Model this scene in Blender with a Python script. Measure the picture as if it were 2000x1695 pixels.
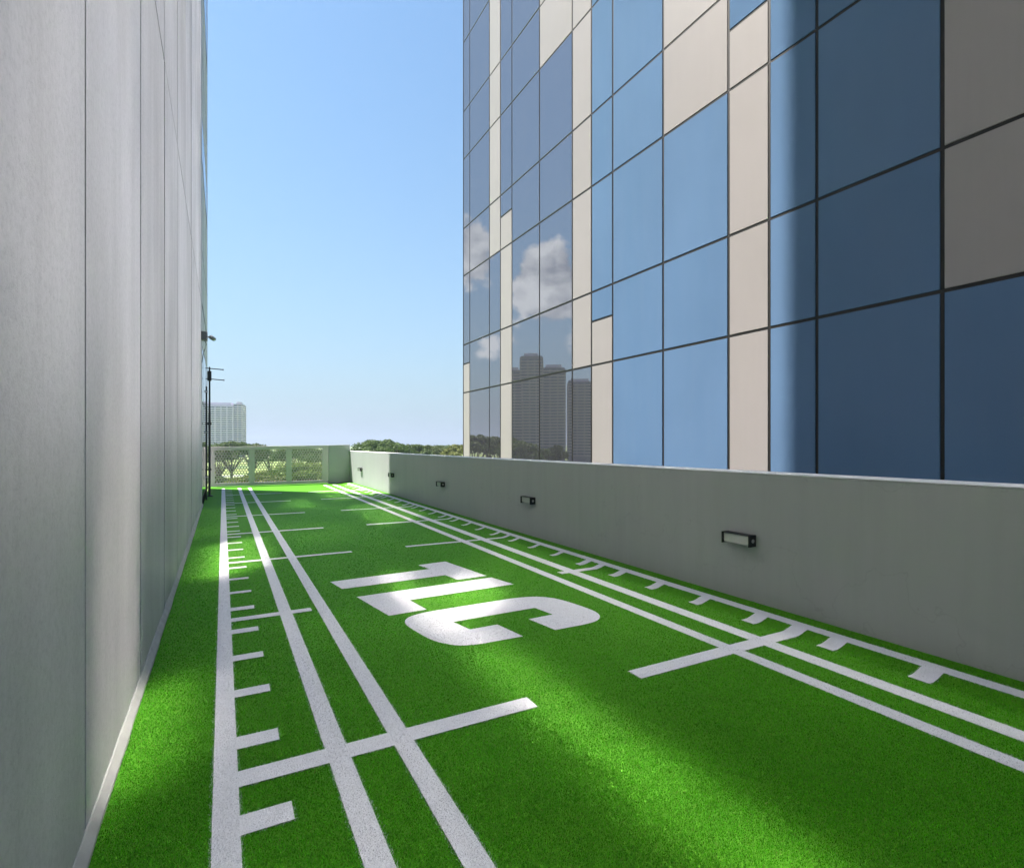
import bpy, bmesh, math, random
import numpy as np
from mathutils import Vector
from mathutils.geometry import tessellate_polygon

S = bpy.context.scene
for o in list(bpy.data.objects):
    bpy.data.objects.remove(o)

# ------------------------------------------------------------------ camera
YAW = math.atan2(1000 - 435.5, 1048)
EYE = 1.5
cam_d = bpy.data.cameras.new('camera')
cam = bpy.data.objects.new('camera', cam_d)
S.collection.objects.link(cam)
cam.location = (0, 0, EYE)
cam.rotation_euler = (math.radians(90), 0, -YAW)
cam_d.sensor_fit = 'HORIZONTAL'
cam_d.sensor_width = 36
cam_d.lens = 1048 / 2000 * 36
cam_d.shift_y = 0.01
cam_d.clip_start = 0.05
cam_d.clip_end = 12000
S.camera = cam

# ------------------------------------------------------------------ sky, sun, exposure
SUN_EL = math.radians(63)
SUN_H = Vector((-0.685, 0.729, 0)).normalized()      # horizontal direction towards the sun
SUN_DIR = SUN_H * math.cos(SUN_EL) + Vector((0, 0, math.sin(SUN_EL)))
world = bpy.data.worlds.new('World')
S.world = world
world.use_nodes = True
wt = world.node_tree
wt.nodes.clear()


def wn(t, **k):
    n = wt.nodes.new(t)
    for a, b in k.items():
        setattr(n, a, b)
    return n


def wmath(op, a, b=None, c=None, clamp=False):
    n = wn('ShaderNodeMath', operation=op, use_clamp=clamp)
    for i, v in enumerate((a, b, c)):
        if v is None:
            continue
        if isinstance(v, (int, float)):
            n.inputs[i].default_value = v
        else:
            wt.links.new(v, n.inputs[i])
    return n.outputs[0]


sky = wn('ShaderNodeTexSky', sky_type='NISHITA', sun_disc=False)
sky.sun_elevation = SUN_EL
sky.sun_rotation = math.atan2(SUN_H.x, SUN_H.y)
sky.altitude = 20
sky.air_density = 1.3
sky.dust_density = 0.7
sky.ozone_density = 3.0
bg = wn('ShaderNodeBackground')
bg.inputs['Strength'].default_value = 0.052
wout = wn('ShaderNodeOutputWorld')
# scattered cumulus in the western half of the sky (the panes of the glass tower mirror them)
tc = wn('ShaderNodeTexCoord')
sep = wn('ShaderNodeSeparateXYZ')
wt.links.new(tc.outputs['Generated'], sep.inputs[0])
mp = wn('ShaderNodeMapping')
mp.inputs['Scale'].default_value = (1.0, 1.0, 1.5)
mp.inputs['Location'].default_value = (0.35, 0.1, 0.06)
wt.links.new(tc.outputs['Generated'], mp.inputs[0])
nz = wn('ShaderNodeTexNoise')
nz.inputs['Scale'].default_value = 11.0
nz.inputs['Detail'].default_value = 5
nz.inputs['Roughness'].default_value = 0.56
wt.links.new(mp.outputs[0], nz.inputs['Vector'])
def cloud_dir(az, el):
    a_, e_ = math.radians(az), math.radians(el)
    return (math.sin(a_) * math.cos(e_), math.cos(a_) * math.cos(e_), math.sin(e_))


cov = None
# (azimuth from +Y, elevation, angular radius, weight) of the cumulus groups, all in the western half
for az, el, rad, wgt in ((-32.5, 16.5, 6.0, 1.0), (-23.5, 19.5, 5.0, .9), (-38, 10.0, 8.0, .52), (-27, 11.0, 7.0, .48), (-62, 17, 11, 1.0), (-112, 20, 12, 1.0)):
    dt = wn('ShaderNodeVectorMath', operation='DOT_PRODUCT')
    wt.links.new(tc.outputs['Generated'], dt.inputs[0])
    dt.inputs[1].default_value = cloud_dir(az, el)
    cr_ = math.cos(math.radians(rad))
    w1 = wmath('MULTIPLY', wmath('MULTIPLY_ADD', dt.outputs['Value'], 1.0 / (1 - cr_), -cr_ / (1 - cr_), clamp=True), wgt)
    cov = w1 if cov is None else wmath('MAXIMUM', cov, w1)
dens = wmath('MULTIPLY', wmath('MULTIPLY_ADD', wmath('ADD', nz.outputs['Fac'], wmath('MULTIPLY_ADD', cov, 0.62, -0.83)), 10.0, 0.0, clamp=True),
             wmath('MULTIPLY', cov, 6.0, clamp=True))
ccol = wn('ShaderNodeMix', data_type='RGBA')
ccol.inputs['A'].default_value = (4.2, 4.7, 5.5, 1)
ccol.inputs['B'].default_value = (10.6, 11.2, 11.6, 1)
wt.links.new(wmath('MULTIPLY_ADD', nz.outputs['Fac'], 5.0, -2.1, clamp=True), ccol.inputs['Factor'])
cmx = wn('ShaderNodeMix', data_type='RGBA')
wt.links.new(wmath('MULTIPLY', dens, 0.92), cmx.inputs['Factor'])
# pale haze towards the horizon, the same all round
tint = wn('ShaderNodeMix', data_type='RGBA', blend_type='MULTIPLY')
tint.inputs['Factor'].default_value = 1.0
tint.inputs['B'].default_value = (.93, 1.19, 1.27, 1)
wt.links.new(sky.outputs[0], tint.inputs['A'])
hz_ = wn('ShaderNodeMix', data_type='RGBA')
hz_.inputs['B'].default_value = (3.35, 4.3, 5.3, 1)
wt.links.new(wmath('POWER', 2.718, wmath('MULTIPLY', wmath('MAXIMUM', sep.outputs[2], 0.0), -3.3)), hz_.inputs['Factor'])
wt.links.new(tint.outputs['Result'], hz_.inputs['A'])
wt.links.new(hz_.outputs['Result'], cmx.inputs['A'])
wt.links.new(ccol.outputs['Result'], cmx.inputs['B'])
wt.links.new(cmx.outputs['Result'], bg.inputs['Color'])
wt.links.new(bg.outputs[0], wout.inputs['Surface'])

sun_d = bpy.data.lights.new('sun', 'SUN')
sun_d.energy = 5.0
sun_d.angle = math.radians(0.53)
sun_d.color = (1.0, 0.95, 0.88)
sun = bpy.data.objects.new('sun', sun_d)
S.collection.objects.link(sun)
sun.location = SUN_DIR * 90
sun.rotation_euler = (-SUN_DIR).to_track_quat('-Z', 'Y').to_euler()

vs = S.view_settings
vs.view_transform = 'Standard'
vs.look = 'None'
vs.gamma = 1
vs.use_curve_mapping = False
vs.exposure = 1.52

S.render.engine = 'CYCLES'
cy = S.cycles
cy.use_denoising = True
cy.max_bounces = 5
cy.diffuse_bounces = 2
cy.glossy_bounces = 3
cy.transmission_bounces = 6
cy.transparent_max_bounces = 8
cy.caustics_reflective = True
cy.sample_clamp_indirect = 30
cy.blur_glossy = 0
cy.use_guiding = True          # the sun mirrored by the glass tower lights the deck
cy.guiding_training_samples = 128
cy.use_adaptive_sampling = False
cy.use_light_tree = False
world.cycles.sampling_method = 'MANUAL'
world.cycles.sample_map_resolution = 512

rng = random.Random(7)
nrg = np.random.default_rng(11)

# ------------------------------------------------------------------ helpers
COL = S.collection


def link(o, parent=None):
    COL.objects.link(o)
    if parent is not None:
        o.parent = parent
    return o


def mesh_obj(name, bm, mat, parent=None, smooth=False):
    me = bpy.data.meshes.new(name)
    bm.normal_update()
    bm.to_mesh(me)
    bm.free()
    if mat is not None:
        me.materials.append(mat)
    if smooth:
        for p in me.polygons:
            p.use_smooth = True
    return link(bpy.data.objects.new(name, me), parent)


def empty(name, loc=(0, 0, 0), rz=0.0):
    o = bpy.data.objects.new(name, None)
    o.location = loc
    o.rotation_euler = (0, 0, rz)
    o.empty_display_size = 0.1
    return link(o)


def tag(o, label, cat, group=None, kind=None):
    if label:
        o['label'] = label
    if cat:
        o['category'] = cat
    if group:
        o['group'] = group
    if kind:
        o['kind'] = kind
    return o


def struct(o):
    o['kind'] = 'structure'
    return o


def box(bm, x0, x1, y0, y1, z0, z1, bev=0.0):
    vs_ = [bm.verts.new(p) for p in ((x0, y0, z0), (x1, y0, z0), (x1, y1, z0), (x0, y1, z0),
                                     (x0, y0, z1), (x1, y0, z1), (x1, y1, z1), (x0, y1, z1))]
    fs = [bm.faces.new([vs_[i] for i in q]) for q in ((0, 3, 2, 1), (4, 5, 6, 7), (0, 1, 5, 4),
                                                      (1, 2, 6, 5), (2, 3, 7, 6), (3, 0, 4, 7))]
    if bev > 0:
        es = list({e for f in fs for e in f.edges})
        bmesh.ops.bevel(bm, geom=es, offset=bev, segments=1, affect='EDGES', profile=0.5)
    return fs


def bx(name, x0, x1, y0, y1, z0, z1, mat, parent=None, bev=0.0):
    bm = bmesh.new()
    box(bm, x0, x1, y0, y1, z0, z1, bev)
    return mesh_obj(name, bm, mat, parent)


def tube(bm, pts, r, n=10, caps=True):
    pts = [Vector(p) for p in pts]
    rings = []
    for i, p in enumerate(pts):
        d = (pts[min(i + 1, len(pts) - 1)] - pts[max(i - 1, 0)]).normalized()
        a = d.orthogonal().normalized() if abs(d.z) > 0.9 else d.cross(Vector((0, 0, 1))).normalized()
        b = d.cross(a).normalized()
        rr = r[i] if isinstance(r, (list, tuple)) else r
        rings.append([bm.verts.new(p + (a * math.cos(t) + b * math.sin(t)) * rr)
                      for t in [2 * math.pi * k / n for k in range(n)]])
    for A, B in zip(rings, rings[1:]):
        for k in range(n):
            bm.faces.new((A[k], A[(k + 1) % n], B[(k + 1) % n], B[k]))
    if caps:
        bm.faces.new(list(reversed(rings[0])))
        bm.faces.new(rings[-1])


def tb(name, pts, r, mat, parent=None, n=10):
    bm = bmesh.new()
    tube(bm, pts, r, n)
    bmesh.ops.recalc_face_normals(bm, faces=bm.faces)
    return mesh_obj(name, bm, mat, parent, smooth=False)


# ------------------------------------------------------------------ materials
class M:
    def __init__(self, name):
        self.m = bpy.data.materials.new(name)
        self.m.use_nodes = True
        self.t = self.m.node_tree
        self.b = self.t.nodes['Principled BSDF']
        self.out = self.t.nodes['Material Output']

    def n(self, t, **k):
        x = self.t.nodes.new(t)
        for a, b in k.items():
            setattr(x, a, b)
        return x

    def l(self, a, b):
        self.t.links.new(a, b)

    def coord(self, scale=(1, 1, 1), kind='Position', loc=(0, 0, 0)):
        mp_ = self.n('ShaderNodeMapping')
        mp_.inputs['Scale'].default_value = scale
        mp_.inputs['Location'].default_value = loc
        if kind == 'Position':
            g = self.n('ShaderNodeNewGeometry')
            self.l(g.outputs['Position'], mp_.inputs[0])
        else:
            g = self.n('ShaderNodeTexCoord')
            self.l(g.outputs[kind], mp_.inputs[0])
        return mp_.outputs[0]

    def noise(self, vec, scale, detail=3, rough=0.5):
        x = self.n('ShaderNodeTexNoise')
        x.inputs['Scale'].default_value = scale
        x.inputs['Detail'].default_value = detail
        x.inputs['Roughness'].default_value = rough
        self.l(vec, x.inputs['Vector'])
        return x.outputs['Fac']

    def ramp(self, fac, stops):
        r = self.n('ShaderNodeValToRGB')
        el = r.color_ramp.elements
        while len(el) < len(stops):
            el.new(0.5)
        for e, (p, c) in zip(el, stops):
            e.position = p
            e.color = (c[0], c[1], c[2], 1) if not isinstance(c, (int, float)) else (c, c, c, 1)
        self.l(fac, r.inputs[0])
        return r.outputs[0]

    def mix(self, fac, a, b, mode='MIX'):
        x = self.n('ShaderNodeMix', data_type='RGBA', blend_type=mode)
        for s, v in (('Factor', fac), ('A', a), ('B', b)):
            if isinstance(v, (int, float)):
                x.inputs[s].default_value = v
            elif isinstance(v, (tuple, list)):
                x.inputs[s].default_value = (v[0], v[1], v[2], 1)
            else:
                self.l(v, x.inputs[s])
        return x.outputs['Result']

    def math(self, op, a, b=0.0, clamp=False):
        x = self.n('ShaderNodeMath', operation=op, use_clamp=clamp)
        for i, v in enumerate((a, b)):
            if isinstance(v, (int, float)):
                x.inputs[i].default_value = v
            else:
                self.l(v, x.inputs[i])
        return x.outputs[0]

    def base(self, v):
        if isinstance(v, (tuple, list)):
            self.b.inputs['Base Color'].default_value = (v[0], v[1], v[2], 1)
        else:
            self.l(v, self.b.inputs['Base Color'])

    def set(self, **k):
        for a, v in k.items():
            s = self.b.inputs[a.replace('_', ' ')]
            if isinstance(v, (int, float, tuple)):
                s.default_value = v
            else:
                self.l(v, s)

    def bump(self, h, strength=0.3, dist=0.01):
        x = self.n('ShaderNodeBump')
        x.inputs['Strength'].default_value = strength
        x.inputs['Distance'].default_value = dist
        self.l(h, x.inputs['Height'])
        self.l(x.outputs[0], self.b.inputs['Normal'])


def plain(name, col, rough=0.6, metal=0.0, var=0.08, scale=6.0):
    k = M(name)
    f = k.noise(k.coord(kind='Object'), scale, 4)
    k.base(k.mix(f, tuple(c * (1 - var) for c in col), tuple(min(1, c * (1 + var)) for c in col)))
    k.set(Roughness=rough, Metallic=metal)
    return k.m


def mat_concrete(name, base=0.46, seed=0.0):
    k = M(name)
    oi = k.n('ShaderNodeObjectInfo')
    off = k.n('ShaderNodeVectorMath', operation='ADD')
    cb = k.n('ShaderNodeCombineXYZ')
    k.l(k.math('MULTIPLY', oi.outputs['Random'], 37.0), cb.inputs[0])
    k.l(k.coord((1, .55, .22), loc=(seed, seed, 0)), off.inputs[0])
    k.l(cb.outputs[0], off.inputs[1])
    big = k.noise(off.outputs[0], 1.15, 6, 0.62)
    streak = k.noise(k.coord((1, 1.2, .07), loc=(0, seed, 0)), 1.7, 5, 0.6)
    fine = k.noise(k.coord(), 48, 5, 0.7)
    pores = k.noise(k.coord(), 150, 2, 0.5)
    c = k.ramp(big, [(0.30, (base * .80, base * .765, base * .785)), (0.5, (base * 1.0, base * .95, base * .97)), (0.70, (base * 1.20, base * 1.13, base * 1.155))])
    c = k.mix(0.7, c, k.ramp(streak, [(0.32, .78), (0.52, 1.0), (0.70, 1.08)]), 'MULTIPLY')
    c = k.mix(0.65, c, k.ramp(fine, [(0.28, .72), (0.5, 1.0), (0.72, 1.15)]), 'MULTIPLY')
    c = k.mix(0.6, c, k.ramp(pores, [(0.25, .5), (0.34, 1.0)]), 'MULTIPLY')
    c = k.mix(1.0, c, k.ramp(oi.outputs['Random'], [(0.0, .95), (1.0, 1.04)]), 'MULTIPLY')
    k.base(c)
    k.set(Roughness=k.ramp(big, [(0.3, .58), (0.7, .44)]))
    k.bump(k.mix(0.4, fine, pores), 0.3, 0.004)
    return k.m


def mat_paint():
    k = M('painted_render')
    a = k.noise(k.coord((1, .5, .5)), 0.9, 4, 0.55)
    s = k.noise(k.coord((1, 3, .25)), 2.2, 4, 0.6)
    f = k.noise(k.coord(), 90, 3, 0.6)
    scuff = k.noise(k.coord((1, 1.2, .8)), 7, 6, 0.7)
    c = k.ramp(a, [(0.3, (.365, .388, .378)), (0.7, (.40, .42, .41))])
    c = k.mix(0.5, c, k.ramp(s, [(0.3, .88), (0.6, 1.0)]), 'MULTIPLY')
    c = k.mix(0.6, c, k.ramp(scuff, [(0.27, .93), (0.36, 1.0)]), 'MULTIPLY')
    run = k.noise(k.coord((1, 9, .12)), 1.6, 4, 0.7)          # rain runs below the coping
    c = k.mix(0.7, c, k.ramp(run, [(0.24, (.88, .88, .87)), (0.36, (1, 1, 1))]), 'MULTIPLY')
    hair = k.n('ShaderNodeTexVoronoi', feature='DISTANCE_TO_EDGE')
    hair.inputs['Scale'].default_value = 0.55
    wob = k.n('ShaderNodeVectorMath', operation='ADD')
    k.l(k.coord((1, .35, .8)), wob.inputs[0])
    nzc = k.n('ShaderNodeTexNoise')
    nzc.inputs['Scale'].default_value = 2.5
    nzc.inputs['Detail'].default_value = 4
    k.l(k.coord(), nzc.inputs['Vector'])
    k.l(nzc.outputs['Color'], wob.inputs[1])
    k.l(wob.outputs[0], hair.inputs['Vector'])
    c = k.mix(0.28, c, k.ramp(hair.outputs['Distance'], [(0.0, .55), (0.004, 1.0)]), 'MULTIPLY')
    k.base(c)
    k.set(Roughness=0.5)
    k.bump(f, 0.12, 0.003)
    return k.m


def mat_turf(name, white=False):
    k = M(name)
    p = k.coord()
    f1 = k.noise(p, 160, 3, 0.7)
    f2 = k.noise(p, 420, 2, 0.6)
    big = k.noise(k.coord((1, .6, 1)), 1.6, 4, 0.6)
    mid = k.noise(p, 14, 4, 0.6)
    if white:
        c = k.ramp(f1, [(0.25, (.62, .61, .62)), (0.6, (.82, .81, .81))])
        c = k.mix(0.35, c, k.ramp(mid, [(0.3, (.86, .85, .82)), (0.6, (1, 1, 1))]), 'MULTIPLY')
        st = k.noise(p, 22, 2, 0.4)
        c = k.mix(0.8, c, k.ramp(st, [(0.20, (.45, .42, .36)), (0.245, (1, 1, 1))]), 'MULTIPLY')
    else:
        c = k.ramp(f1, [(0.25, (.030, .14, .003)), (0.5, (.072, .28, .006)), (0.75, (.15, .42, .016))])
        c = k.mix(0.5, c, k.ramp(f2, [(0.3, .6), (0.7, 1.25)]), 'MULTIPLY')
        c = k.mix(0.5, c, k.ramp(mid, [(0.3, (.88, .92, .85)), (0.7, (1.1, 1.05, 1.1))]), 'MULTIPLY')
        c = k.mix(0.6, c, k.ramp(big, [(0.3, (.86, .93, .9)), (0.7, (1.12, 1.04, 1.05))]), 'MULTIPLY')
    k.base(c)
    k.set(Roughness=0.7, Specular_IOR_Level=0.15)
    k.bump(f1, 0.8, 0.006)
    return k.m


def mat_blade():
    k = M('turf_blade')
    a = k.n('ShaderNodeAttribute', attribute_name='tint')
    k.base(a.outputs['Color'])
    k.set(Roughness=0.55, Specular_IOR_Level=0.15)
    tr = k.n('ShaderNodeBsdfTranslucent')
    k.l(a.outputs['Color'], tr.inputs['Color'])
    mx = k.n('ShaderNodeMixShader')
    mx.inputs[0].default_value = 0.25
    k.l(k.b.outputs[0], mx.inputs[1])
    k.l(tr.outputs[0], mx.inputs[2])
    k.l(mx.outputs[0], k.out.inputs['Surface'])
    return k.m


def mat_mirror_glass(name, tint=(1.0, .985, 1.0), ior=3.5, rough=0.0, body=(.034, .032, .042)):
    k = M(name)
    k.base(body)
    k.set(Roughness=0.4, Specular_IOR_Level=0.0)
    g = k.n('ShaderNodeBsdfGlossy')
    g.inputs['Color'].default_value = (*tint, 1)
    g.inputs['Roughness'].default_value = rough
    fr = k.n('ShaderNodeFresnel')
    fr.inputs['IOR'].default_value = ior
    mx = k.n('ShaderNodeMixShader')
    # faint waviness of float glass and rain streaks in the dust film
    wv = k.noise(k.coord((1, .5, .35)), 0.55, 2, 0.4)
    bp = k.n('ShaderNodeBump')
    bp.inputs['Strength'].default_value = 0.052
    bp.inputs['Distance'].default_value = 0.05
    k.l(wv, bp.inputs['Height'])
    k.l(bp.outputs[0], g.inputs['Normal'])
    k.l(fr.outputs[0], mx.inputs[0])
    k.l(k.b.outputs[0], mx.inputs[1])
    k.l(g.outputs[0], mx.inputs[2])
    dust = k.noise(k.coord((1, 5, .12)), 3.0, 5, 0.6)
    d = k.n('ShaderNodeBsdfDiffuse')
    d.inputs['Color'].default_value = (.42, .41, .42, 1)
    mx2 = k.n('ShaderNodeMixShader')
    k.l(k.math('MULTIPLY', k.ramp(dust, [(0.35, 0.0), (0.75, 1.0)]), 0.05), mx2.inputs[0])
    k.l(mx.outputs[0], mx2.inputs[1])
    k.l(d.outputs[0], mx2.inputs[2])
    k.l(mx2.outputs[0], k.out.inputs['Surface'])
    return k.m


def mat_blue_panel():
    k = M('blue_glass')
    oi = k.n('ShaderNodeObjectInfo')
    dust = k.noise(k.coord((1, 2.2, .3)), 1.6, 5, 0.6)
    big = k.noise(k.coord((1, .4, .3)), 0.8, 3, 0.5)
    c = k.mix(oi.outputs['Random'], (.112, .194, .326), (.126, .210, .346))
    c = k.mix(k.math('MULTIPLY', k.ramp(dust, [(0.35, 0.0), (0.75, 1.0)]), 0.022), c, (.45, .50, .55))
    c = k.mix(0.6, c, k.ramp(big, [(0.3, .90), (0.7, 1.08)]), 'MULTIPLY')
    k.base(c)
    k.set(Roughness=0.09, Specular_IOR_Level=0.08)
    return k.m


def mat_cream():
    k = M('cream_cladding')
    oi = k.n('ShaderNodeObjectInfo')
    big = k.noise(k.coord((1, .6, .5)), 0.8, 4, 0.55)
    st = k.noise(k.coord((1, 4, .2)), 2.5, 5, 0.6)
    c = k.mix(oi.outputs['Random'], (.335, .307, .297), (.355, .328, .32))
    c = k.mix(0.6, c, k.ramp(big, [(0.3, (.93, .93, .92)), (0.7, (1.03, 1.02, 1.03))]), 'MULTIPLY')
    c = k.mix(0.25, c, k.ramp(st, [(0.3, .9), (0.6, 1.0)]), 'MULTIPLY')
    k.base(c)
    k.set(Roughness=0.38, Specular_IOR_Level=0.4)
    return k.m


def mat_leaf(name, a, b):
    k = M(name)
    oi = k.n('ShaderNodeObjectInfo')
    f = k.noise(k.coord(), 0.35, 3, 0.6)
    g = k.noise(k.coord(), 2.5, 2, 0.6)
    c = k.mix(f, a, b)
    c = k.mix(0.6, c, k.ramp(g, [(0.3, .65), (0.7, 1.3)]), 'MULTIPLY')
    hs = k.n('ShaderNodeHueSaturation')
    k.l(c, hs.inputs['Color'])
    k.l(k.math('ADD', k.math('MULTIPLY', oi.outputs['Random'], 0.04), 0.475), hs.inputs['Hue'])
    k.l(k.math('ADD', k.math('MULTIPLY', oi.outputs['Random'], 0.4), 0.8), hs.inputs['Value'])
    k.base(hs.outputs[0])
    k.set(Roughness=0.6, Specular_IOR_Level=0.2)
    tr = k.n('ShaderNodeBsdfTranslucent')
    k.l(hs.outputs[0], tr.inputs['Color'])
    mx = k.n('ShaderNodeMixShader')
    mx.inputs[0].default_value = 0.3
    k.l(k.b.outputs[0], mx.inputs[1])
    k.l(tr.outputs[0], mx.inputs[2])
    k.l(mx.outputs[0], k.out.inputs['Surface'])
    return k.m


def mat_ground():
    k = M('park_ground')
    a = k.noise(k.coord(), 0.012, 5, 0.6)
    b = k.noise(k.coord(), 0.12, 4, 0.6)
    c = k.ramp(a, [(0.35, (.10, .16, .035)), (0.5, (.24, .29, .06)), (0.65, (.13, .19, .05))])
    c = k.mix(0.5, c, k.ramp(b, [(0.3, .7), (0.7, 1.2)]), 'MULTIPLY')
    k.base(c)
    k.set(Roughness=0.9)
    return k.m


MAT = dict(
    concrete=mat_concrete('precast_concrete', 0.455, 3.0),
    concrete_body=mat_concrete('concrete_body', 0.46, 9.0),
    paint=mat_paint(),
    turf=mat_turf('turf_carpet'), turf_white=mat_turf('turf_white', True), blade=mat_blade(),
    mirror=mat_mirror_glass('mirror_glass'),
    upper=mat_mirror_glass('deck_reflector_glass', rough=0.035, ior=14.0),  # unseen panes, made extra reflective to throw sun onto deck and wall
    window=mat_mirror_glass('window_glass', tint=(.98, .98, 1.0), ior=2.4),
    blue=mat_blue_panel(), cream=mat_cream(),
    joint=plain('joint_seal', (.014, .012, .011), 0.7),
    mullion=plain('bronze_mullion', (.022, .019, .017), 0.5, 0.2),
    coping=plain('skylit_pale_paint', (.68, .68, .67), 0.6),  # pale tone holds sky light on the parapet top and sky reflection in bay panes
    steel=plain('painted_steel', (.62, .55, .58), 0.5),
    perf=plain('perforated_steel', (.46, .41, .42), 0.5),
    black=plain('black_metal', (.008, .008, .008), 0.42),
    dark=plain('dark_pipe', (.06, .055, .058), 0.5),
    grey=plain('grey_plastic', (.25, .25, .25), 0.5),
    disc=plain('lamp_disc', (.55, .55, .55), 0.35, 0.6),
    cover=plain('kerb_mortar', (.33, .325, .30), 0.85, var=.3, scale=9),
    bark=plain('bark', (.11, .085, .06), 0.9, var=.3),
    leaf=mat_leaf('leaf', (.055, .10, .020), (.11, .155, .032)),
    leaf2=mat_leaf('leaf_light', (.12, .16, .03), (.20, .23, .05)),
    ground=mat_ground(),
    road=plain('pale_road', (.42, .42, .40), 0.85, scale=0.05),
    tower=plain('tower_wall', (.58, .53, .66), 0.7, scale=.05),
    tower_band=plain('tower_band', (.76, .70, .80), 0.7, scale=.05),
    tower_beige=plain('tower_beige', (.40, .36, .34), 0.7, scale=.05),
    tower_dark=plain('tower_dark', (.24, .23, .24), 0.7, scale=.05),
    tower_glass=plain('tower_window', (.12, .14, .18), 0.25),
    podium=plain('podium_wall', (.42, .42, .42), 0.7, scale=.3),
)


def glass_tube_mat():
    k = M('lamp_glass')
    k.base((.80, .84, .78))
    k.set(Roughness=0.25, Transmission_Weight=0.4, IOR=1.45)
    return k.m


MAT['lampglass'] = glass_tube_mat()

# ------------------------------------------------------------------ layout
WL = -0.45          # face of the concrete wall on the left
WR = 4.35           # face of the parapet on the right
GY = 21.4           # gate line
XF = 11.65          # face of the glass tower
GZ = -16.0          # street level


def rise(x):
    """turf laid over a low hump along the parapet"""
    t = np.clip((np.asarray(x, float) - 3.93) / 0.17, 0, 1)
    return 0.034 * t * t * (3 - 2 * t)


# ---- ground, road, podium
bm = bmesh.new()
R_ = 9000
vv = [bm.verts.new(p) for p in ((-R_, -R_, GZ), (R_, -R_, GZ), (R_, R_, GZ), (-R_, R_, GZ))]
bm.faces.new(vv)
struct(mesh_obj('ground', bm, MAT['ground']))
bm = bmesh.new()
pts = [(-160, 330), (-40, 322), (60, 330), (170, 352), (320, 362)]
for (xa, ya), (xb, yb) in zip(pts, pts[1:]):
    bm.faces.new([bm.verts.new(p) for p in ((xa, ya, GZ + .02), (xb, yb, GZ + .02), (xb, yb + 16, GZ + .02), (xa, ya + 16, GZ + .02))])
struct(mesh_obj('road', bm, MAT['road']))
struct(bx('podium', WL - 14, WR + 0.33, -30, GY + 0.6, GZ, -0.35, MAT['podium']))

# ---- turf deck
XS = sorted(set([round(x, 4) for x in np.linspace(WL + .02, 3.9, 12)] + [round(x, 4) for x in np.linspace(3.93, 4.10, 10)] + [WR + .02]))
YS = np.linspace(-6, GY + 0.3, 30)
bm = bmesh.new()
gridv = [[bm.verts.new((x, y, float(rise(x)))) for y in YS] for x in XS]
for i in range(len(XS) - 1):
    for j in range(len(YS) - 1):
        bm.faces.new((gridv[i][j], gridv[i + 1][j], gridv[i + 1][j + 1], gridv[i][j + 1]))
# slab edge down to the podium
low = [bm.verts.new((x, y, -0.36)) for x, y in ((XS[0], -6), (XS[-1], -6), (XS[-1], GY + .3), (XS[0], GY + .3))]
bm.faces.new([gridv[i][0] for i in range(len(XS))][::-1] + [low[0], low[1]])
bm.faces.new([gridv[i][-1] for i in range(len(XS))] + [low[2], low[3]])
deck = struct(mesh_obj('turf_floor', bm, MAT['turf'], smooth=True))

MZ = 0.004
POLYS = []


def sheet(name, x0, x1, y0, y1, join=None):
    """white inlaid strip that follows the turf"""
    xs = [x0] + [x for x in XS if x0 < x < x1] + [x1]
    bm = bmesh.new()
    e = 0.004 if min(abs(y0), abs(y1)) < 9 else 0.0
    z_ = MZ
    if join is not None:                       # crossing pieces lie 1.5 mm higher and run under the line's pile
        z_ += 0.0015
        xs = [x0 - .008 if join[0] else x0 + e] + xs[1:-1] + [x1 + .008 if join[1] else x1 - e]
    else:
        xs = [x0 + e] + xs[1:-1] + [x1 - e]
    a = [bm.verts.new((x, y0 + e, float(rise(x)) + z_)) for x in xs]
    b = [bm.verts.new((x, y1 - e, float(rise(x)) + z_)) for x in xs]
    for i in range(len(xs) - 1):
        bm.faces.new((a[i], a[i + 1], b[i + 1], b[i]))
    POLYS.append([(x0, y0), (x1, y0), (x1, y1), (x0, y1)])
    return mesh_obj(name, bm, MAT['turf_white'], deck)


def flat_poly(name, pts, label):
    bm = bmesh.new()
    vv_ = [bm.verts.new((x, y, MZ)) for x, y in pts]
    for t3 in tessellate_polygon([[Vector((x, y, 0)) for x, y in pts]]):
        bm.faces.new([vv_[i] for i in t3])
    bmesh.ops.recalc_face_normals(bm, faces=bm.faces)
    POLYS.append(pts)
    o = mesh_obj(name, bm, MAT['turf_white'], deck)
    o['label'] = label
    return o


def catmull(p, n=6):
    out = []
    for i in range(1, len(p) - 2):
        for k in range(n):
            t = k / n
            a, b, c, d = (np.array(q) for q in p[i - 1:i + 3])
            out.append(tuple(0.5 * ((2 * b) + (-a + c) * t + (2 * a - 5 * b + 4 * c - d) * t * t + (-a + 3 * b - 3 * c + d) * t ** 3)))
    out.append(tuple(p[-2]))
    return out


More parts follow.
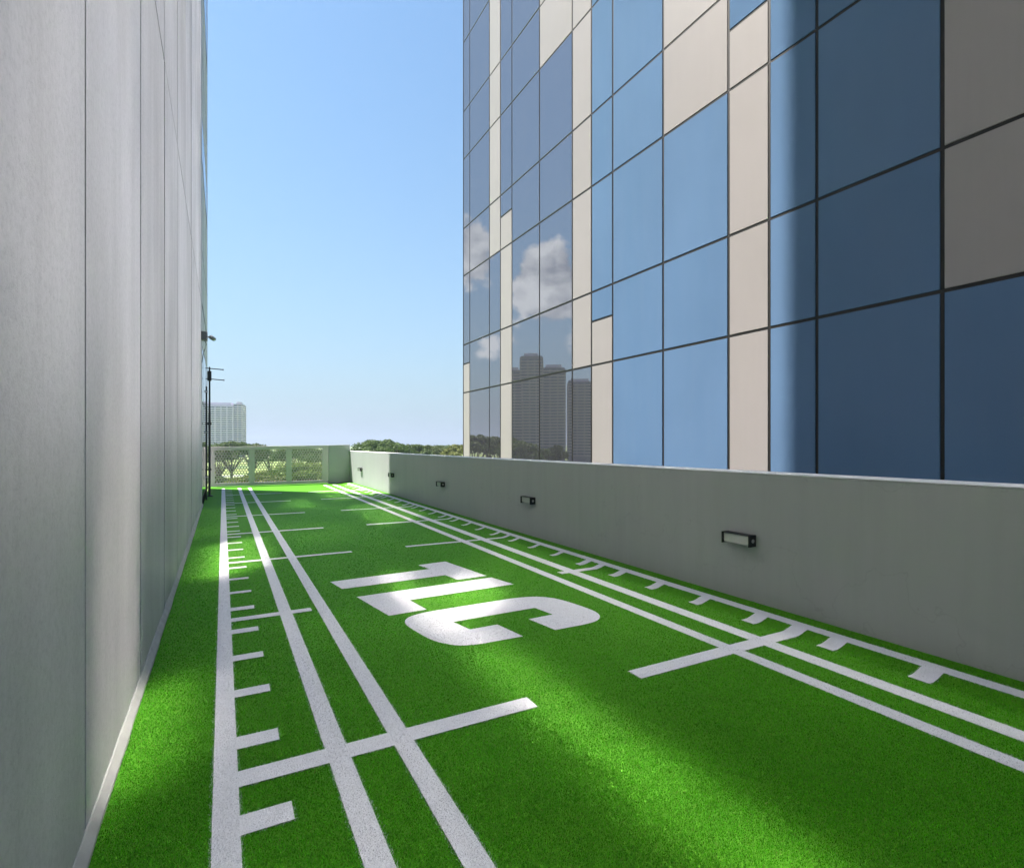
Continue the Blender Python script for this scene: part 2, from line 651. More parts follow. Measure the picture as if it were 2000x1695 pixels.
Y1 = 20.6
L1 = (-0.042, 0.064)
L2 = (0.437, 0.545)
L3 = (0.748, 0.855)
R1 = (4.065, 4.18)
R2 = (3.545, 3.682)
R3 = (3.215, 3.333)
for a, b in (L1, L2, L3, R1, R2, R3):
    sheet('line_marking', a, b, -4, Y1)
YARDS = [0.22, 2.69, 5.15, 7.645, 10.07, 12.52, 15.31, 17.82, 20.3]
for i, y in enumerate(YARDS[:-1]):
    hw = 0.068 if y < 3 else (0.055 if y < 6 else 0.048)
    lend = 0.71 if abs(y - 5.15) < .1 else 1.585
    rend = 3.44 if abs(y - 5.15) < .1 else 2.35
    yo = 0.08 if abs(y - 5.15) < .1 else 0.0
    cuts = [c for c in (L2, L3) if c[0] < lend]
    xa = L1[1]
    for c in cuts:
        sheet('yard_marking', xa, c[0], y - hw, y + hw, (1, 1))
        xa = c[1]
    sheet('yard_marking', xa, lend, y - hw, y + hw, (1, 0))
    xb = R1[0]
    for c in [c for c in (R2, R3) if c[1] > rend]:
        sheet('yard_marking', c[1], xb, y + yo - hw, y + yo + hw, (1, 1))
        xb = c[0]
    sheet('yard_marking', rend, xb, y + yo - hw, y + yo + hw, (0, 1))
TICKS = []
for a, b in zip(YARDS, YARDS[1:]):
    for i in range(4):
        y = a + (b - a) * (0.133 + 0.2445 * i)
        TICKS.append(y)
        hw = 0.066 if y < 3.4 else (0.058 if y < 6 else 0.045)
        sheet('tick_marking', L1[1], 0.257, y - hw, y + hw, (1, 0))
        if y < 20.4:
            sheet('tick_marking', 3.885, R1[0], y + .02 - hw, y + .02 + hw, (0, 1))
T_ = [(2.133, 6.408), (2.5, 6.44), (2.643, 5.516), (2.285, 5.507), (2.24, 5.771), (1.087, 5.719), (1.027, 6.079), (2.184, 6.145)]
L_ = [(1.155, 5.358), (1.276, 4.636), (1.626, 4.651), (1.58, 5.005), (2.738, 5.049), (2.656, 5.423)]
arc1 = catmull([(1.95, 3.65), (1.72, 3.655), (1.54, 3.71), (1.42, 3.88), (1.362, 4.135), (1.342, 4.36), (1.40, 4.50), (1.54, 4.567), (1.72, 4.583), (1.95, 4.583)])
arc2 = catmull([(2.20, 4.59), (2.45, 4.592), (2.67, 4.548), (2.80, 4.45), (2.872, 4.30), (2.922, 4.05), (2.932, 3.87), (2.885, 3.745), (2.78, 3.665), (2.62, 3.642), (2.36, 3.645)])
C_ = [(2.008, 3.984), (2.061, 3.644)] + arc1 + arc2 + [(2.36, 3.645), (2.307, 3.978), (2.554, 3.988), (2.515, 4.228), (1.708, 4.217), (1.759, 3.981)]
flat_poly('letter_marking', T_, 'white letter T inlaid in the green turf')
flat_poly('letter_marking', L_, 'white letter L inlaid in the green turf')
flat_poly('letter_marking', C_, 'white letter C inlaid in the green turf')


# ---- turf blades (denser where the eye is near)
def make_blades():
    F = np.array([math.sin(YAW), math.cos(YAW)])
    Rr = np.array([math.cos(YAW), -math.sin(YAW)])
    out = []
    y = 0.75
    while y < 15.0:
        dy = 0.12 + y * 0.03
        for x0 in np.arange(WL + .03, WR - .02, 0.4):
            x1 = min(x0 + 0.4, WR - .01)
            xm, ym = (x0 + x1) / 2, y + dy / 2
            t = xm * F[0] + ym * F[1]
            u = (xm * Rr[0] + ym * Rr[1]) / max(t, .1)
            if t < 0.7 or abs(u) > 1.15 or EYE / t > 0.98:
                continue
            dens = min(80000, 2.4 * 524 ** 2 * 1.5 / t ** 3) * min(1.0, max(0.0, (15.0 - y) / 7.0))
            n = int(dens * (x1 - x0) * dy)
            out.append(np.stack([nrg.uniform(x0, x1, n), nrg.uniform(y, y + dy, n), np.full(n, t)], 1))
        y += dy
    P = np.concatenate(out)
    n = len(P)
    q = P[:, :2] + nrg.normal(0, 0.0055, (n, 2))
    white = np.zeros(n, bool)
    for poly in POLYS:
        a = np.array(poly)
        mn, mx_ = a.min(0), a.max(0)
        idx = np.where((q[:, 0] >= mn[0]) & (q[:, 0] <= mx_[0]) & (q[:, 1] >= mn[1]) & (q[:, 1] <= mx_[1]))[0]
        if len(idx) == 0:
            continue
        if len(poly) == 4:
            white[idx] = True
            continue
        ins = np.zeros(len(idx), bool)
        xq, yq = q[idx, 0], q[idx, 1]
        for (xa, ya), (xb, yb) in zip(poly, poly[1:] + poly[:1]):
            if ya == yb:
                continue
            c = ((ya > yq) != (yb > yq)) & (xq < (xb - xa) * (yq - ya) / (yb - ya) + xa)
            ins ^= c
        white[idx] |= ins
    h = nrg.uniform(.004, .010, n)
    wd = np.maximum(.0011, P[:, 2] / 524 * .24)
    ang = nrg.uniform(0, 2 * math.pi, n)
    la = nrg.uniform(0, 2 * math.pi, n)
    lean = np.abs(nrg.normal(0, .8, n)) * h
    z0 = rise(P[:, 0]) + .001
    ca, sa = np.cos(ang) * wd, np.sin(ang) * wd
    V = np.empty((n, 3, 3))
    V[:, 0] = np.stack([P[:, 0] - ca, P[:, 1] - sa, z0], 1)
    V[:, 1] = np.stack([P[:, 0] + ca, P[:, 1] + sa, z0], 1)
    V[:, 2] = np.stack([P[:, 0] + np.cos(la) * lean, P[:, 1] + np.sin(la) * lean, z0 + h], 1)
    g = nrg.uniform(0, 1, n)[:, None]
    v = np.clip(nrg.normal(1, .40, n), .25, 2.3)[:, None]
    green = (np.array([.046, .335, .005]) * (1 - g) + np.array([.118, .485, .012]) * g) * v
    wv = np.clip(nrg.normal(.80, .07, n), .5, .92)[:, None]
    whitec = np.array([1.0, .985, .985]) * wv
    tone = (1 + .07 * np.sin(P[:, 0] * 2.1 + np.sin(P[:, 1] * 1.3) * 1.4) + .06 * np.sin(P[:, 1] * 3.7 + P[:, 0] * 4.3)
            + .05 * np.sin(P[:, 0] * 11.0 + 2.0 * np.sin(P[:, 1] * 6.1)))[:, None]
    dry = (nrg.uniform(0, 1, n) < .012)[:, None]
    green = np.where(dry, np.array([.30, .30, .10]), green * tone)
    colr = np.where(white[:, None], whitec, green)
    me = bpy.data.meshes.new('turf_blades')
    me.vertices.add(n * 3)
    me.vertices.foreach_set('co', V.reshape(-1).astype(np.float32))
    me.loops.add(n * 3)
    me.loops.foreach_set('vertex_index', np.arange(n * 3, dtype=np.int32))
    me.polygons.add(n)
    me.polygons.foreach_set('loop_start', np.arange(0, n * 3, 3, dtype=np.int32))
    at = me.attributes.new('tint', 'FLOAT_COLOR', 'POINT')
    cc = np.ones((n, 3, 4), np.float32)
    cc[:, :, :3] = colr[:, None, :]
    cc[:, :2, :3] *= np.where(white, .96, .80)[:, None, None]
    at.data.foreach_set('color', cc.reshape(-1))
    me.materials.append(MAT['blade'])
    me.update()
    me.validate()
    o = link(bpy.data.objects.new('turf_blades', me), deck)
    o['kind'] = 'stuff'
    o['label'] = 'short artificial grass pile of green and white turf'
    print('blades', n)


make_blades()

# ------------------------------------------------------------------ concrete building on the left
LB = empty('concrete_building', (WL - 7, 8, GZ))
tag(LB, 'tall grey building of precast concrete panels along the left of the turf', 'building')


def P_(o, parent):
    """keep world coordinates under a moved parent"""
    o.parent = parent
    o.location = -parent.location
    return o


P_(bx('wall_core', WL - 14, WL - 0.05, -30, 15.25, GZ, 62, MAT['concrete_body']), LB)
P_(bx('wall_core', WL - 14, WL - 0.06, 15.25, 20.83, GZ, 62, MAT['joint']), LB)
JY = [2.51 + 1.53 * i for i in range(-7, 9)]          # vertical joints
JZ = [0.05, 4.85, 12.7, 20.5]
panel_cache = {}
for y0, y1 in zip(JY, JY[1:] + [15.27]):
    for r, (z0, z1) in enumerate(zip(JZ, JZ[1:])):
        d = rng.uniform(-.002, .002)
        g = 0.013
        bm = bmesh.new()
        box(bm, WL - .045, WL + d, y0 + g, y1 - g, z0 + (0.0 if r == 0 else g), z1 - g, 0.004)
        P_(mesh_obj('concrete_panel', bm, MAT['concrete']), LB)
# dark sealant behind the joints
for y in JY[1:]:
    P_(bx('joint_seal', WL - .047, WL - .02, y - .0125, y + .0125, .06, 20.4, MAT['joint']), LB)
# mortar kerb along the foot of the wall
bm = bmesh.new()
ys = np.linspace(-6, 15.2, 90)
rows_ = []
for y in ys:
    j = rng.uniform(-.006, .006)
    rows_.append([bm.verts.new(p) for p in ((WL + .03 + j * .6, y, -.01), (WL + .03 + j * .6, y, .022 + j * .5), (WL + .004, y, .062 + j), (WL - .01, y, .062 + j))])
for A, B in zip(rows_, rows_[1:]):
    for k in range(3):
        bm.faces.new((A[k], B[k], B[k + 1], A[k + 1]))
bmesh.ops.recalc_face_normals(bm, faces=bm.faces)
P_(mesh_obj('mortar_kerb', bm, MAT['cover']), LB)
# glazed end bay
bay_y = [15.29, 17.15, 19.0, 20.80]
bay_z = [0.12, 2.6, 4.05, 5.1, 6.5, 8.8, 10.0, 11.6, 14.0, 16.6, 19.2]
for y0, y1 in zip(bay_y, bay_y[1:]):
    for i, (z0, z1) in enumerate(zip(bay_z, bay_z[1:])):
        lite = i in (2, 3, 4, 6, 7, 9)  # pale panels; those above the spandrel carry the sky's reflection as colour
        m = MAT['coping'] if lite else MAT['window']
        P_(bx('cladding_sky_pane' if lite else 'window_pane', WL - .05, WL - .025, y0 + .02, y1 - .02, z0 + .02, z1 - .02, m), LB)
for i, z in enumerate(bay_z):
    t = 0.05 if i in (3, 5, 8) else 0.028
    e = 0.03 if i in (3, 5, 8) else 0.0
    P_(bx('transom', WL - .055, WL - .0238 + e * .15, 15.28, 20.82, z - t, z + t, MAT['dark']), LB)
for y in bay_y[1:3]:
    P_(bx('mullion', WL - .055, WL - .0235, y - .022, y + .022, .15, 20, MAT['dark']), LB)
P_(bx('corner_post', WL - .30, WL - .015, 20.82, 20.90, -.02, 62, MAT['steel']), LB)

# ------------------------------------------------------------------ parapet and end wall
bx_p = bmesh.new()
box(bx_p, WR, WR + .33, -8, 22.6, -.02, 1.224, 0.004)
par = mesh_obj('parapet_wall', bx_p, MAT['paint'])
bm = bmesh.new()
box(bm, WR - .003, WR + .333, -8.01, 22.61, 1.2245, 1.236, 0.004)
mesh_obj('coping', bm, MAT['coping'], par)  # paler cap paints in the sky-lit top edge of the parapet
tag(par, 'long low grey painted parapet wall with five small lamps', 'wall')
bm = bmesh.new()
fs = box(bm, 3.56, WR + .001, GY - .02, GY + .16, -.02, 1.475, 0.008)
for v in bm.verts:
    if v.co.z > 1.3:
        v.co.z += (v.co.x - 3.95) * 0.03
ew = mesh_obj('end_wall', bm, MAT['paint'])
tag(ew, 'short solid grey wall between perforated gate and parapet', 'wall')

# ------------------------------------------------------------------ gate
gate = empty('perforated_gate', (1.55, GY, 0))
tag(gate, 'grey steel gate with three perforated hexagon mesh panels at far end', 'gate')
GX0, GX1 = WL + .02, 3.55


def gate_x(px):
    # pixel column on the gate line
    u = (px - 1000) / 1048
    dx, dy = math.sin(YAW) + u * math.cos(YAW), math.cos(YAW) - u * math.sin(YAW)
    return GY * dx / dy


opn = [(gate_x(418), gate_x(487)), (gate_x(496), gate_x(560)), (gate_x(568.5), gate_x(630))]
zt = lambda x: 1.40 + .0155 * (x - GX0)
ZB, ZO0 = 0.02, 0.13
pst = [(GX0, opn[0][0]), (opn[0][1], opn[1][0]), (opn[1][1], opn[2][0]), (opn[2][1], GX1)]
for a, b in pst:
    P_(bx('gate_post', a, b, GY, GY + .07, ZO0 + .002, zt(a) - .123, MAT['steel'], bev=.004), gate)
P_(bx('bottom_rail', GX0 - .004, GX1 + .004, GY - .004, GY + .074, ZB, ZO0, MAT['steel'], bev=.004), gate)
bm = bmesh.new()
box(bm, GX0 - .004, GX1 + .004, GY - .004, GY + .074, 1.40 - .12, 1.40, .004)
for v in bm.verts:
    v.co.z += .0155 * (v.co.x - GX0)
P_(mesh_obj('top_rail', bm, MAT['steel']), gate)


def perforated(x0, x1, z0, z1):
    """sheet of staggered hexagonal holes with real thickness"""
    bm = bmesh.new()
    px = 0.094
    nc = max(2, round((x1 - x0) / px))
    px = (x1 - x0) / nc
    pz = px * 0.866
    nr = int((z1 - z0) / pz)
    pz = (z1 - z0) / nr
    r = px * 0.41
    y0, y1 = GY + .028, GY + .036
    for j in range(nr):
        off = px / 2 if j % 2 else 0
        xs = []
        if off:
            xs.append((x0, x0 + off, None))
        for i in range(nc - (1 if off else 0)):
            a = x0 + off + i * px
            xs.append((a, a + px, 1))
        if off:
            xs.append((x1 - off, x1, None))
        za, zb = z0 + j * pz, z0 + (j + 1) * pz
        for a, b, hole in xs:
            if hole is None:
                for yy in (y0, y1):
                    bm.faces.new([bm.verts.new(p) for p in ((a, yy, za), (b, yy, za), (b, yy, zb), (a, yy, zb))])
                continue
            cx, cz = (a + b) / 2, (za + zb) / 2
            outer = [(b, cz), (b, zb), (cx, zb), (a, zb), (a, cz), (a, za), (cx, za), (b, za)]
            inner = [(cx + r * math.cos(t), cz + r * math.sin(t)) for t in [math.pi / 4 * k for k in range(8)]]
            rings = []
            for yy in (y0, y1):
                O = [bm.verts.new((p, yy, q)) for p, q in outer]
                I = [bm.verts.new((p, yy, q)) for p, q in inner]
                rings.append(I)
                for k in range(8):
                    bm.faces.new((O[k], O[(k + 1) % 8], I[(k + 1) % 8], I[k]))
            for k in range(8):
                bm.faces.new((rings[0][k], rings[0][(k + 1) % 8], rings[1][(k + 1) % 8], rings[1][k]))
    return mesh_obj('perforated_sheet', bm, MAT['perf'])


for a, b in opn:
    P_(perforated(a + .002, b - .002, ZO0 + .002, zt(a) - .122), gate)
    for xx in (a + .001, b - .026):
        P_(bx('sheet_frame', xx, xx + .025, GY + .01, GY + .027, ZO0 + .003, zt(a) - .124, MAT['steel']), gate)

# ------------------------------------------------------------------ glass tower on the right
GB = empty('glass_tower', (XF + 9, 8, GZ))
tag(GB, 'tall office tower clad in blue glass and cream panels beyond the parapet', 'building')
CY = [27.27, 26.40, 23.99, 22.79, 21.63, 19.20, 16.81, 15.61, 14.42, 12.05, 9.68, 8.49, 7.31, 4.94, 2.57, 1.39, -.98, -3.35, -4.53, -6.9]
KZ = lambda k: EYE + k * XF / math.cos(YAW)
KS = [-.074, .2127, .411, .698, .894, 1.182, 1.379, 1.666, 1.863]
RZ = [KZ(k) for k in KS]
SPLIT = {1: KZ(.331), 3: KZ(.815), 5: KZ(1.299)}
c, m, b = 'cream', 'mirror', 'blue'
# bottom to top; a pair splits the row
GRID = [
    [c, (c, m), m, m, m, m, m, m],
    [m, m, m, m, m, m, m, m],
    [m, m, m, c, c, c, c, c],
    [c, c, c, (c, m), m, m, m, m],
    [m, m, m, m, m, m, m, m],
    [m, m, m, m, m, c, c, c],
    [m, c, c, c, c, c, c, c],
    [c, (c, b), b, b, b, b, b, b],
    [b, b, b, b, b, b, b, b],
    [b, b, b, c, c, c, b, c],
    [c, c, c, (c, b), b, b, b, b],
    [b, b, b, b, b, b, b, b],
    [b, b, b, b, b, c, c, b],
    [b, c, c, c, b, b, b, c],
    [c, c, b, b, b, b, b, b],
    [b, b, b, b, c, c, c, b],
    [b, b, c, c, b, b, b, c],
    [c, c, b, b, b, b, b, b],
    [b, b, b, b, b, b, b, b],
]
P_(bx('wall_core', XF + .06, XF + 18, -9, 27.27, GZ, 60, MAT['joint']), GB)
P_(bx('corner_post', XF - .012, XF + .2, 27.235, 27.30, GZ, 60, MAT['mullion']), GB)
NAME = dict(cream='cream_panel', mirror='mirror_pane', blue='blue_pane')
for ci, colm in enumerate(GRID):
    ya, yb = CY[ci + 1], CY[ci]
    for ri, cell in enumerate(colm):
        z0, z1 = RZ[ri], RZ[ri + 1]
        parts = [(cell, z0, z1)] if isinstance(cell, str) else [(cell[0], z0, SPLIT[ri]), (cell[1], SPLIT[ri], z1)]
        for mm, za, zb in parts:
            g = .038
            cy_, cz_ = (ya + yb) / 2, (za + zb) / 2
            bm = bmesh.new()
            box(bm, 0, .03, -(yb - ya) / 2 + g, (yb - ya) / 2 - g, -(zb - za) / 2 + g, (zb - za) / 2 - g, .004)
            o = mesh_obj(NAME[mm], bm, MAT[mm])
            o.parent = GB
            o.location = Vector((XF, cy_, cz_)) - GB.location
            if mm == 'mirror':
                o.rotation_euler = (0, rng.uniform(-.0012, .0012), rng.uniform(-.0016, .0016))
        if not isinstance(cell, str):
            P_(bx('transom', XF + .013, XF + .05, ya + .028, yb - .028, SPLIT[ri] - .026, SPLIT[ri] + .026, MAT['mullion']), GB)
for i, z in enumerate(RZ[1:-1]):
    P_(bx('transom', XF + .012, XF + .05, CY[-1], 27.23, z - .03, z + .03, MAT['mullion']), GB)
for y in CY[1:-1]:
    P_(bx('mullion', XF + .014, XF + .05, y - .026, y + .026, RZ[0], RZ[-1], MAT['mullion']), GB)
# storeys above the picture, and the foot below the parapet: joined, unseen mirror panes laid out to throw sun streaks
ub = {k: bmesh.new() for k in ('cream', 'upper', 'blue')}
r2 = random.Random(5)
# (height, share of mirror panes, bays that are mirror for certain) of each course, shaped to pattern sunlight on deck and wall
COURSES = [(1.75, 0, (7,)), (1.15, 0, (1, 6, 7, 8, 9, 10, 11, 12)), (1.7, 0, ()), (1.1, 0, ()), (2.1, 0, (4,)), (2.3, 0, (6,)),
           (3.8, .92, (6, 7, 8, 9)), (2.6, .95, ()), (3.8, .95, ()), (2.6, .95, ()), (3.8, .95, ()), (2.6, .95, ()), (3.8, .95, ())]
z = RZ[-1]
for hz, share, sure in COURSES:
    for ci in range(len(CY) - 1):
        ya, yb = CY[ci + 1], CY[ci]
        mm = 'upper' if r2.random() < share or ci in sure else r2.choice(['cream', 'cream', 'blue'])
        box(ub[mm], XF, XF + .03, ya + .024, yb - .024, z + .024, z + hz - .024)
    z += hz
for ci in range(len(CY) - 1):
    box(ub['blue'], XF, XF + .03, CY[ci + 1] + .024, CY[ci] - .024, GZ + .5, RZ[0] - .024)
for kk, nm in (('cream', 'upper_cladding'), ('upper', 'unseen_reflector_panes'), ('blue', 'upper_spandrel')):
    o = P_(mesh_obj(nm, ub[kk], MAT[kk]), GB)
    o['kind'] = 'stuff'

# ------------------------------------------------------------------ parapet lamps
LAMPY = [3.46, 7.45, 11.38, 15.4, 19.4]
LAMPL = ['black wall lamp nearest the camera on the parapet', 'second nearest black wall lamp on the parapet',
         'middle one of five black wall lamps on the parapet', 'black wall lamp at the sunlit edge of the parapet',
         'farthest black wall lamp, on the sunlit end of the parapet']
for y, lab in zip(LAMPY, LAMPL):
    e = empty('wall_lamp', (WR, y, 0.605))
    tag(e, lab, 'lamp', 'wall lamps along the parapet')
    hl, pr, hh = 0.155, 0.095, 0.052
    for nm, args, mt in (
            ('back_plate', (-.014, -.001, -hl + .012, hl - .012, -hh + .006, hh - .006), 'black'),
            ('top_plate', (-pr, -.001, -hl + .012, hl - .012, hh - .005, hh), 'black'),
            ('end_plate', (-pr - .004, 0, -hl, -hl + .0115, -hh - .002, hh + .002), 'black'),
            ('end_plate', (-pr - .004, 0, hl - .0115, hl, -hh - .002, hh + .002), 'black')):
        o = bx(nm, *args, MAT[mt], e, bev=.0015)
        if nm == 'end_plate':
            s_ = -1 if args[2] < 0 else 1
            tb('end_disc', [(-pr * .48, s_ * (hl - .0005), .0), (-pr * .48, s_ * (hl + .003), .0)], .018, MAT['disc'], o, 14)
    bm = bmesh.new()
    box(bm, -pr + .012, -.022, -hl + .013, hl - .013, -hh + .010, hh - .008, .006)
    mesh_obj('glass_diffuser', bm, MAT['lampglass'], e)

# ------------------------------------------------------------------ security camera
sc_ = empty('security_camera', (WL, 14.6, 4.05))
tag(sc_, 'grey security camera on a junction box high on the concrete wall', 'camera')
bx('junction_box', 0, .13, -.10, .10, -.10, .10, MAT['grey'], sc_, bev=.012)
tb('arm', [(.13, 0, -.01), (.17, 0, -.01), (.2, .03, -.01)], .018, MAT['steel'], sc_)
cb_ = tb('camera_body', [(.18, -.03, -.015), (.19, .03, -.015), (.25, .16, -.03), (.255, .17, -.031)], [.022, .042, .042, .034], MAT['grey'], sc_, 14)
tb('sun_hood', [(.195, .03, -.003), (.262, .185, -.02)], .045, MAT['grey'], cb_, 14)
tb('cable', [(.07, .04, -.10), (.10, .05, -.18), (.07, .10, -.3), (.03, .16, -.42), (.01, .2, -.6)], .008, MAT['black'], sc_, 6)

# ------------------------------------------------------------------ dark pole with two arms by the glazed bay
pl = empty('steel_pole', (WL + .11, 17.7, 0))
tag(pl, 'dark slim steel pole with two thin side arms beside the gate', 'pole')
tb('shaft', [(0, 0, 0), (0, 0, 2.4), (0, 0, 2.42), (0, 0, 3.35)], [.03, .03, .026, .024], MAT['dark'], pl, 12)
tb('base_flange', [(0, 0, 0), (0, 0, .03)], .09, MAT['dark'], pl, 12)
bx('clamp', -.10, .05, -.05, .05, 2.05, 2.13, MAT['dark'], pl)
bx('clamp', -.10, .05, -.05, .05, .75, .80, MAT['dark'], pl)
bx('driver_box', -.05, .05, -.05, .05, 3.32, 3.6, MAT['dark'], pl, bev=.008)
sa_ = tb('side_arm', [(-.10, 0, 3.68), (.34, -.05, 3.655)], .013, MAT['dark'], pl, 8)
tb('arm_tip', [(.335, -.05, 3.655), (.355, -.05, 3.655)], .024, MAT['dark'], sa_, 8)
sa_ = tb('side_arm', [(-.10, 0.2, 3.40), (.36, .15, 3.375)], .013, MAT['dark'], pl, 8)
tb('arm_tip', [(.355, .15, 3.375), (.375, .15, 3.375)], .024, MAT['dark'], sa_, 8)
tb('pole_top', [(0, 0, 3.6), (0, 0, 3.72)], .02, MAT['dark'], pl, 8)
dp = empty('downpipe', (WL + .06, 16.6, 0))
tag(dp, 'thin dark drainpipe on the wall left of the steel pole', 'pipe')
tb('pipe', [(0, 0, 0), (0, 0, 3.05)], .02, MAT['dark'], dp, 10)
for z in (.6, 1.8, 2.9):
    bx('pipe_clip', -.06, .036, -.04, .04, z, z + .03, MAT['steel'], dp)


# ------------------------------------------------------------------ trees
def crown_mesh(seed, R, H, leaf, n_clump=34, per=170):
    r = np.random.default_rng(seed)
    V, Fc = [], []
    cl = []
    for i in range(n_clump):
        a = r.uniform(0, 2 * math.pi)
        d = math.sqrt(r.uniform(0, 1)) * R * .86
        zz = H * (0.25 + .62 * (1 - (d / R) ** 2)) * r.uniform(.75, 1.08)
        cl.append((d * math.cos(a), d * math.sin(a), zz, R * r.uniform(.17, .30)))
    for cx_, cy2, cz_, cr in cl:
        d = r.normal(size=(per, 3))
        d /= np.linalg.norm(d, axis=1)[:, None]
        d[:, 2] = np.where(d[:, 2] < -.25, -d[:, 2], d[:, 2])
        p = np.array([cx_, cy2, cz_]) + d * np.array([cr, cr, cr * .62]) * r.uniform(.62, 1.08, per)[:, None]
        for q, nn in zip(p, d):
            nn = nn + r.normal(0, .55, 3)
            nn /= np.linalg.norm(nn)
            a = np.cross(nn, [0.3, .2, 1])
            a /= np.linalg.norm(a) + 1e-6
            b_ = np.cross(nn, a)
            s = leaf * r.uniform(.6, 1.25)
            i0 = len(V)
            V += [q - a * s * .5, q + b_ * s * .34, q + a * s * .5, q - b_ * s * .34]
            Fc.append((i0, i0 + 1, i0 + 2, i0 + 3))
    me = bpy.data.meshes.new('crown')
    me.from_pydata([tuple(v) for v in V], [], Fc)
    return me, cl


def trunk_mesh(seed, R, H, th, cl):
    bm = bmesh.new()
    tube(bm, [(0, 0, 0), (.1, 0, th * .3), (0, .1, th * .62)], [R * .075, R * .055, R * .047], 9)
    rr = random.Random(seed)
    for cx_, cy2, cz_, cr in cl[::4]:
        mid = Vector((cx_ * .45, cy2 * .45, th * .62 + (cz_ + th - th * .62) * .5))
        tube(bm, [(0, .1, th * .58), mid, (cx_ * .95, cy2 * .95, th + cz_)], [R * .035, R * .022, R * .008], 6)
    bmesh.ops.recalc_face_normals(bm, faces=bm.faces)
    me = bpy.data.meshes.new('trunk')
    bm.to_mesh(me)
    bm.free()
    me.materials.append(MAT['bark'])
    return me


kinds = []
for s, (R, H, th) in enumerate([(9.5, 6.0, 9.0), (7.5, 6.5, 8.5), (11, 6.5, 9.5)]):
    me, cl = crown_mesh(40 + s, R, H, 0.62, n_clump=44, per=200)
    kinds.append((me, trunk_mesh(s, R, H, th, cl), th, H))


def at(px, depth):
    u = (px - 1000) / 1048
    return depth * (math.sin(YAW) + u * math.cos(YAW)), depth * (math.cos(YAW) - u * math.sin(YAW))


def tree(px, depth, top_px, kind, mat, label, mirror=False, width=1.0):
    x, y = at(px, depth)
    if mirror:
        x = 2 * XF - x
    me, tm, th, H = kinds[kind]
    top = EYE + (867.5 - top_px) / 1048 * depth
    sc = (top - GZ) / (th + H * .95)
    e = empty('tree', (x, y, GZ), rng.uniform(0, 6.28))
    e.scale = (sc * width, sc * width, sc)
    tag(e, label, 'tree', 'park trees beyond the turf deck')
    t = link(bpy.data.objects.new('trunk', tm), e)
    cr = me.copy()
    cr.materials.append(mat)
    o = link(bpy.data.objects.new('crown', cr), e)
    o.location = (0, 0, th)
    return e


TREES = [
    (748, 185, 861, 0, 'leaf', 'broad green tree whose dome rises highest above the parapet', False, .9),
    (706, 150, 884, 1, 'leaf', 'low dark tree at the parapet corner left of the tallest dome', False, .8),
    (800, 200, 869, 1, 'leaf', 'round tree just right of the tallest dome above the parapet', False, .95),
    (842, 215, 871, 0, 'leaf', 'middle tree of the row above the parapet', False, .8),
    (872, 330, 870, 1, 'leaf', 'hazy distant tree near the glass tower edge', False, 1.0),
    (905, 190, 869, 1, 'leaf2', 'light green tree touching the glass tower edge', False, .9),
    (818, 340, 872, 2, 'leaf', 'distant tree showing between the parapet row crowns', False, 1.0),
    (452, 205, 864, 0, 'leaf', 'tree rising above the gate in front of the white tower', False, .75),
    (494, 230, 867, 1, 'leaf', 'low tree above the gate right of the white tower', False, .9),
    (425, 190, 878, 1, 'leaf', 'dark tree behind the left gate panel', False, .9),
    (530, 215, 884, 2, 'leaf', 'tree behind the middle gate panel', False, .8),
    (585, 190, 874, 0, 'leaf', 'tree behind the right gate panel', False, .9),
    (630, 180, 879, 1, 'leaf', 'tree behind the short solid wall beside the gate', False, 1.0),
    (600, 120, 905, 1, 'leaf2', 'light bushy tree low behind the right gate panel', False, 1.3),
    (540, 118, 922, 0, 'leaf2', 'light bushy tree low behind the middle gate panel', False, 1.3),
    (470, 125, 935, 1, 'leaf2', 'light bushy tree low behind the left gate panel', False, 1.2),
    (410, 130, 930, 1, 'leaf', 'bushy tree low at the left end of the gate', False, 1.2),
    (930, 170, 852, 1, 'leaf', 'tree mirrored low in the leftmost panes of the glass tower', True, .8),
    (975, 175, 856, 0, 'leaf', 'tree mirrored beside the cream strip of the glass tower', True, .8),
    (1020, 160, 862, 1, 'leaf', 'tree mirrored at the foot of the twin towers', True, .9),
    (1085, 165, 872, 1, 'leaf', 'slim tree mirrored right of the twin tower foot', True, .5),
]
for t in TREES:
    px, d, tp, kd, mt, lab, mir, wd = t
    tree(px, d, tp, kd, MAT[mt], lab, mir, wd)


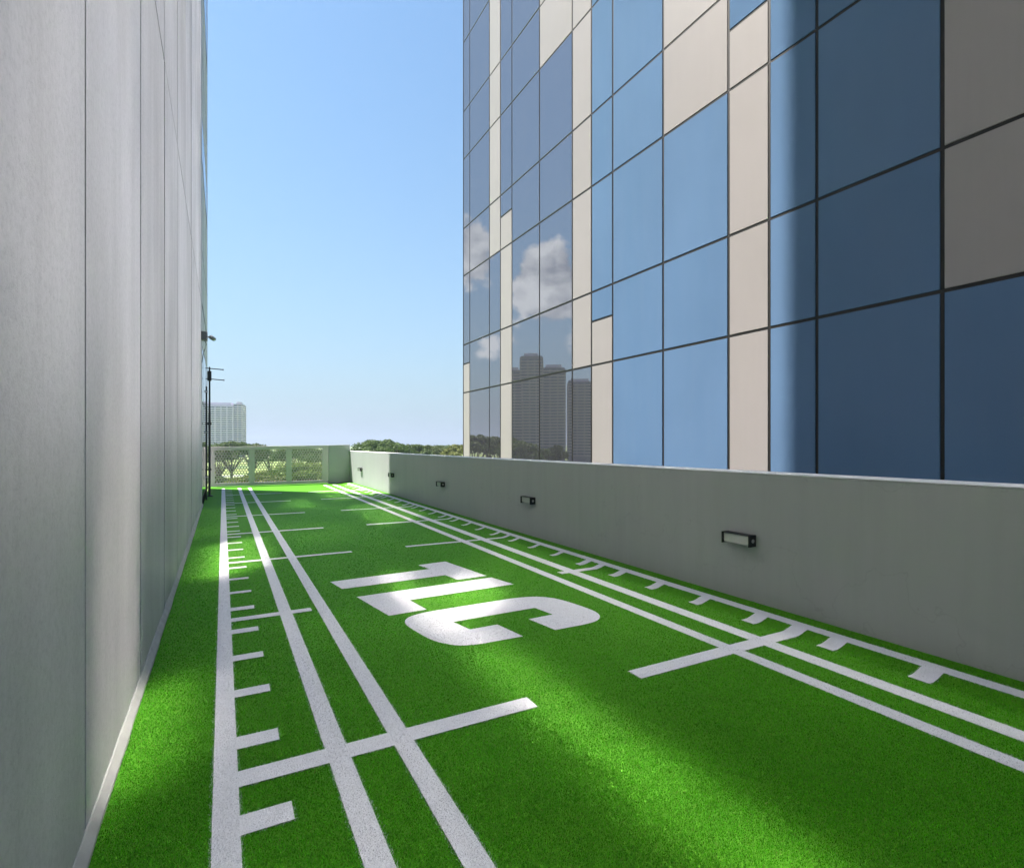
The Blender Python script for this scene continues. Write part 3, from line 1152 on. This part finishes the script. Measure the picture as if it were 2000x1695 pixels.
# ------------------------------------------------------------------ far towers
def tower(name, label, blocks, origin, rz):
    e = empty(name, origin, rz)
    tag(e, label, 'tower block')
    for (x0, x1, y0, y1, h, wall, bandm, fl) in blocks:
        bx('wall', x0, x1, y0, y1, 0, h, MAT[wall], e)
        bb, ww, pp = bmesh.new(), bmesh.new(), bmesh.new()
        z = 6.0
        while z < h - 3:
            # balcony slabs, proud of the wall, with dark glazing above
            box(bb, x0 - 1.0, x1 + 1.0, y0 - 1.2, y1 + 1.0, z, z + 1.25)
            box(ww, x0 - .12, x1 + .12, y0 - .15, y1 + .12, z + 1.3, z + fl - .05)
            z += fl
        nx = max(2, int((x1 - x0) / 6.5))
        for i in range(nx + 1):
            xx = x0 + (x1 - x0) * i / nx
            box(pp, xx - .7, xx + .7, y0 - .9, y0 - .16, 3, h - 1.5)
        ny = max(2, int((y1 - y0) / 7))
        for i in range(ny + 1):
            yy = y0 + (y1 - y0) * i / ny
            box(pp, x1 + .13, x1 + .9, yy - .7, yy + .7, 3, h - 1.5)
            box(pp, x0 - .9, x0 - .13, yy - .7, yy + .7, 3, h - 1.5)
        for nm, q, mt in (('balcony_bands', bb, bandm), ('window_bands', ww, 'tower_glass'), ('wall_piers', pp, wall)):
            o = mesh_obj(nm, q, MAT[mt], e)
            o['kind'] = 'stuff'
        bx('roof', x0 + 3, x1 - 3, y0 + 3, y1 - 3, h, h + 3.2, MAT['tower'], e)
    return e


xt, yt = at(440, 752)
tower('tower_block', 'pale apartment tower with stacked balconies above the gate',
      [(-32, 12, -12, 12, 72, 'tower', 'tower_band', 3.0), (12.3, 23, -9, 15, 73.5, 'tower_beige', 'tower_band', 3.0)],
      (xt, yt, GZ), math.radians(-12))
# pair of towers west of the deck, seen mirrored in the glass tower
xa, ya_ = at(1045, 545)
tower('tower_block', 'stepped grey apartment tower mirrored in the glass tower panes',
      [(-30, -8, -12, 12, 94, 'tower_dark', 'tower_beige', 3.0), (-8, 12, -16, 10, 105, 'tower_dark', 'tower_beige', 3.0),
       (12, 28, -10, 12, 92, 'tower_dark', 'tower_beige', 3.0)],
      (2 * XF - xa, ya_, GZ), math.radians(32))
xa, ya_ = at(1128, 560)
tower('tower_block', 'narrow dark apartment tower mirrored right of the stepped one',
      [(-14, 9, -12, 12, 82, 'tower_dark', 'tower_beige', 3.0)],
      (2 * XF - xa, ya_, GZ), math.radians(32))

# ------------------------------------------------------------------ haze in the air
hm = bpy.data.materials.new('haze')
hm.use_nodes = True
hm.node_tree.nodes.clear()
ho = hm.node_tree.nodes.new('ShaderNodeOutputMaterial')
hv = hm.node_tree.nodes.new('ShaderNodeVolumePrincipled')
hv.inputs['Color'].default_value = (.52, .60, .72, 1)
hv.inputs['Density'].default_value = 0.00027
hv.inputs['Anisotropy'].default_value = 0.3
hm.node_tree.links.new(hv.outputs[0], ho.inputs['Volume'])
hz_o = bx('haze', -9500, 9500, -9500, 9500, GZ - 1, 118, hm)
tag(hz_o, None, None, kind='stuff')
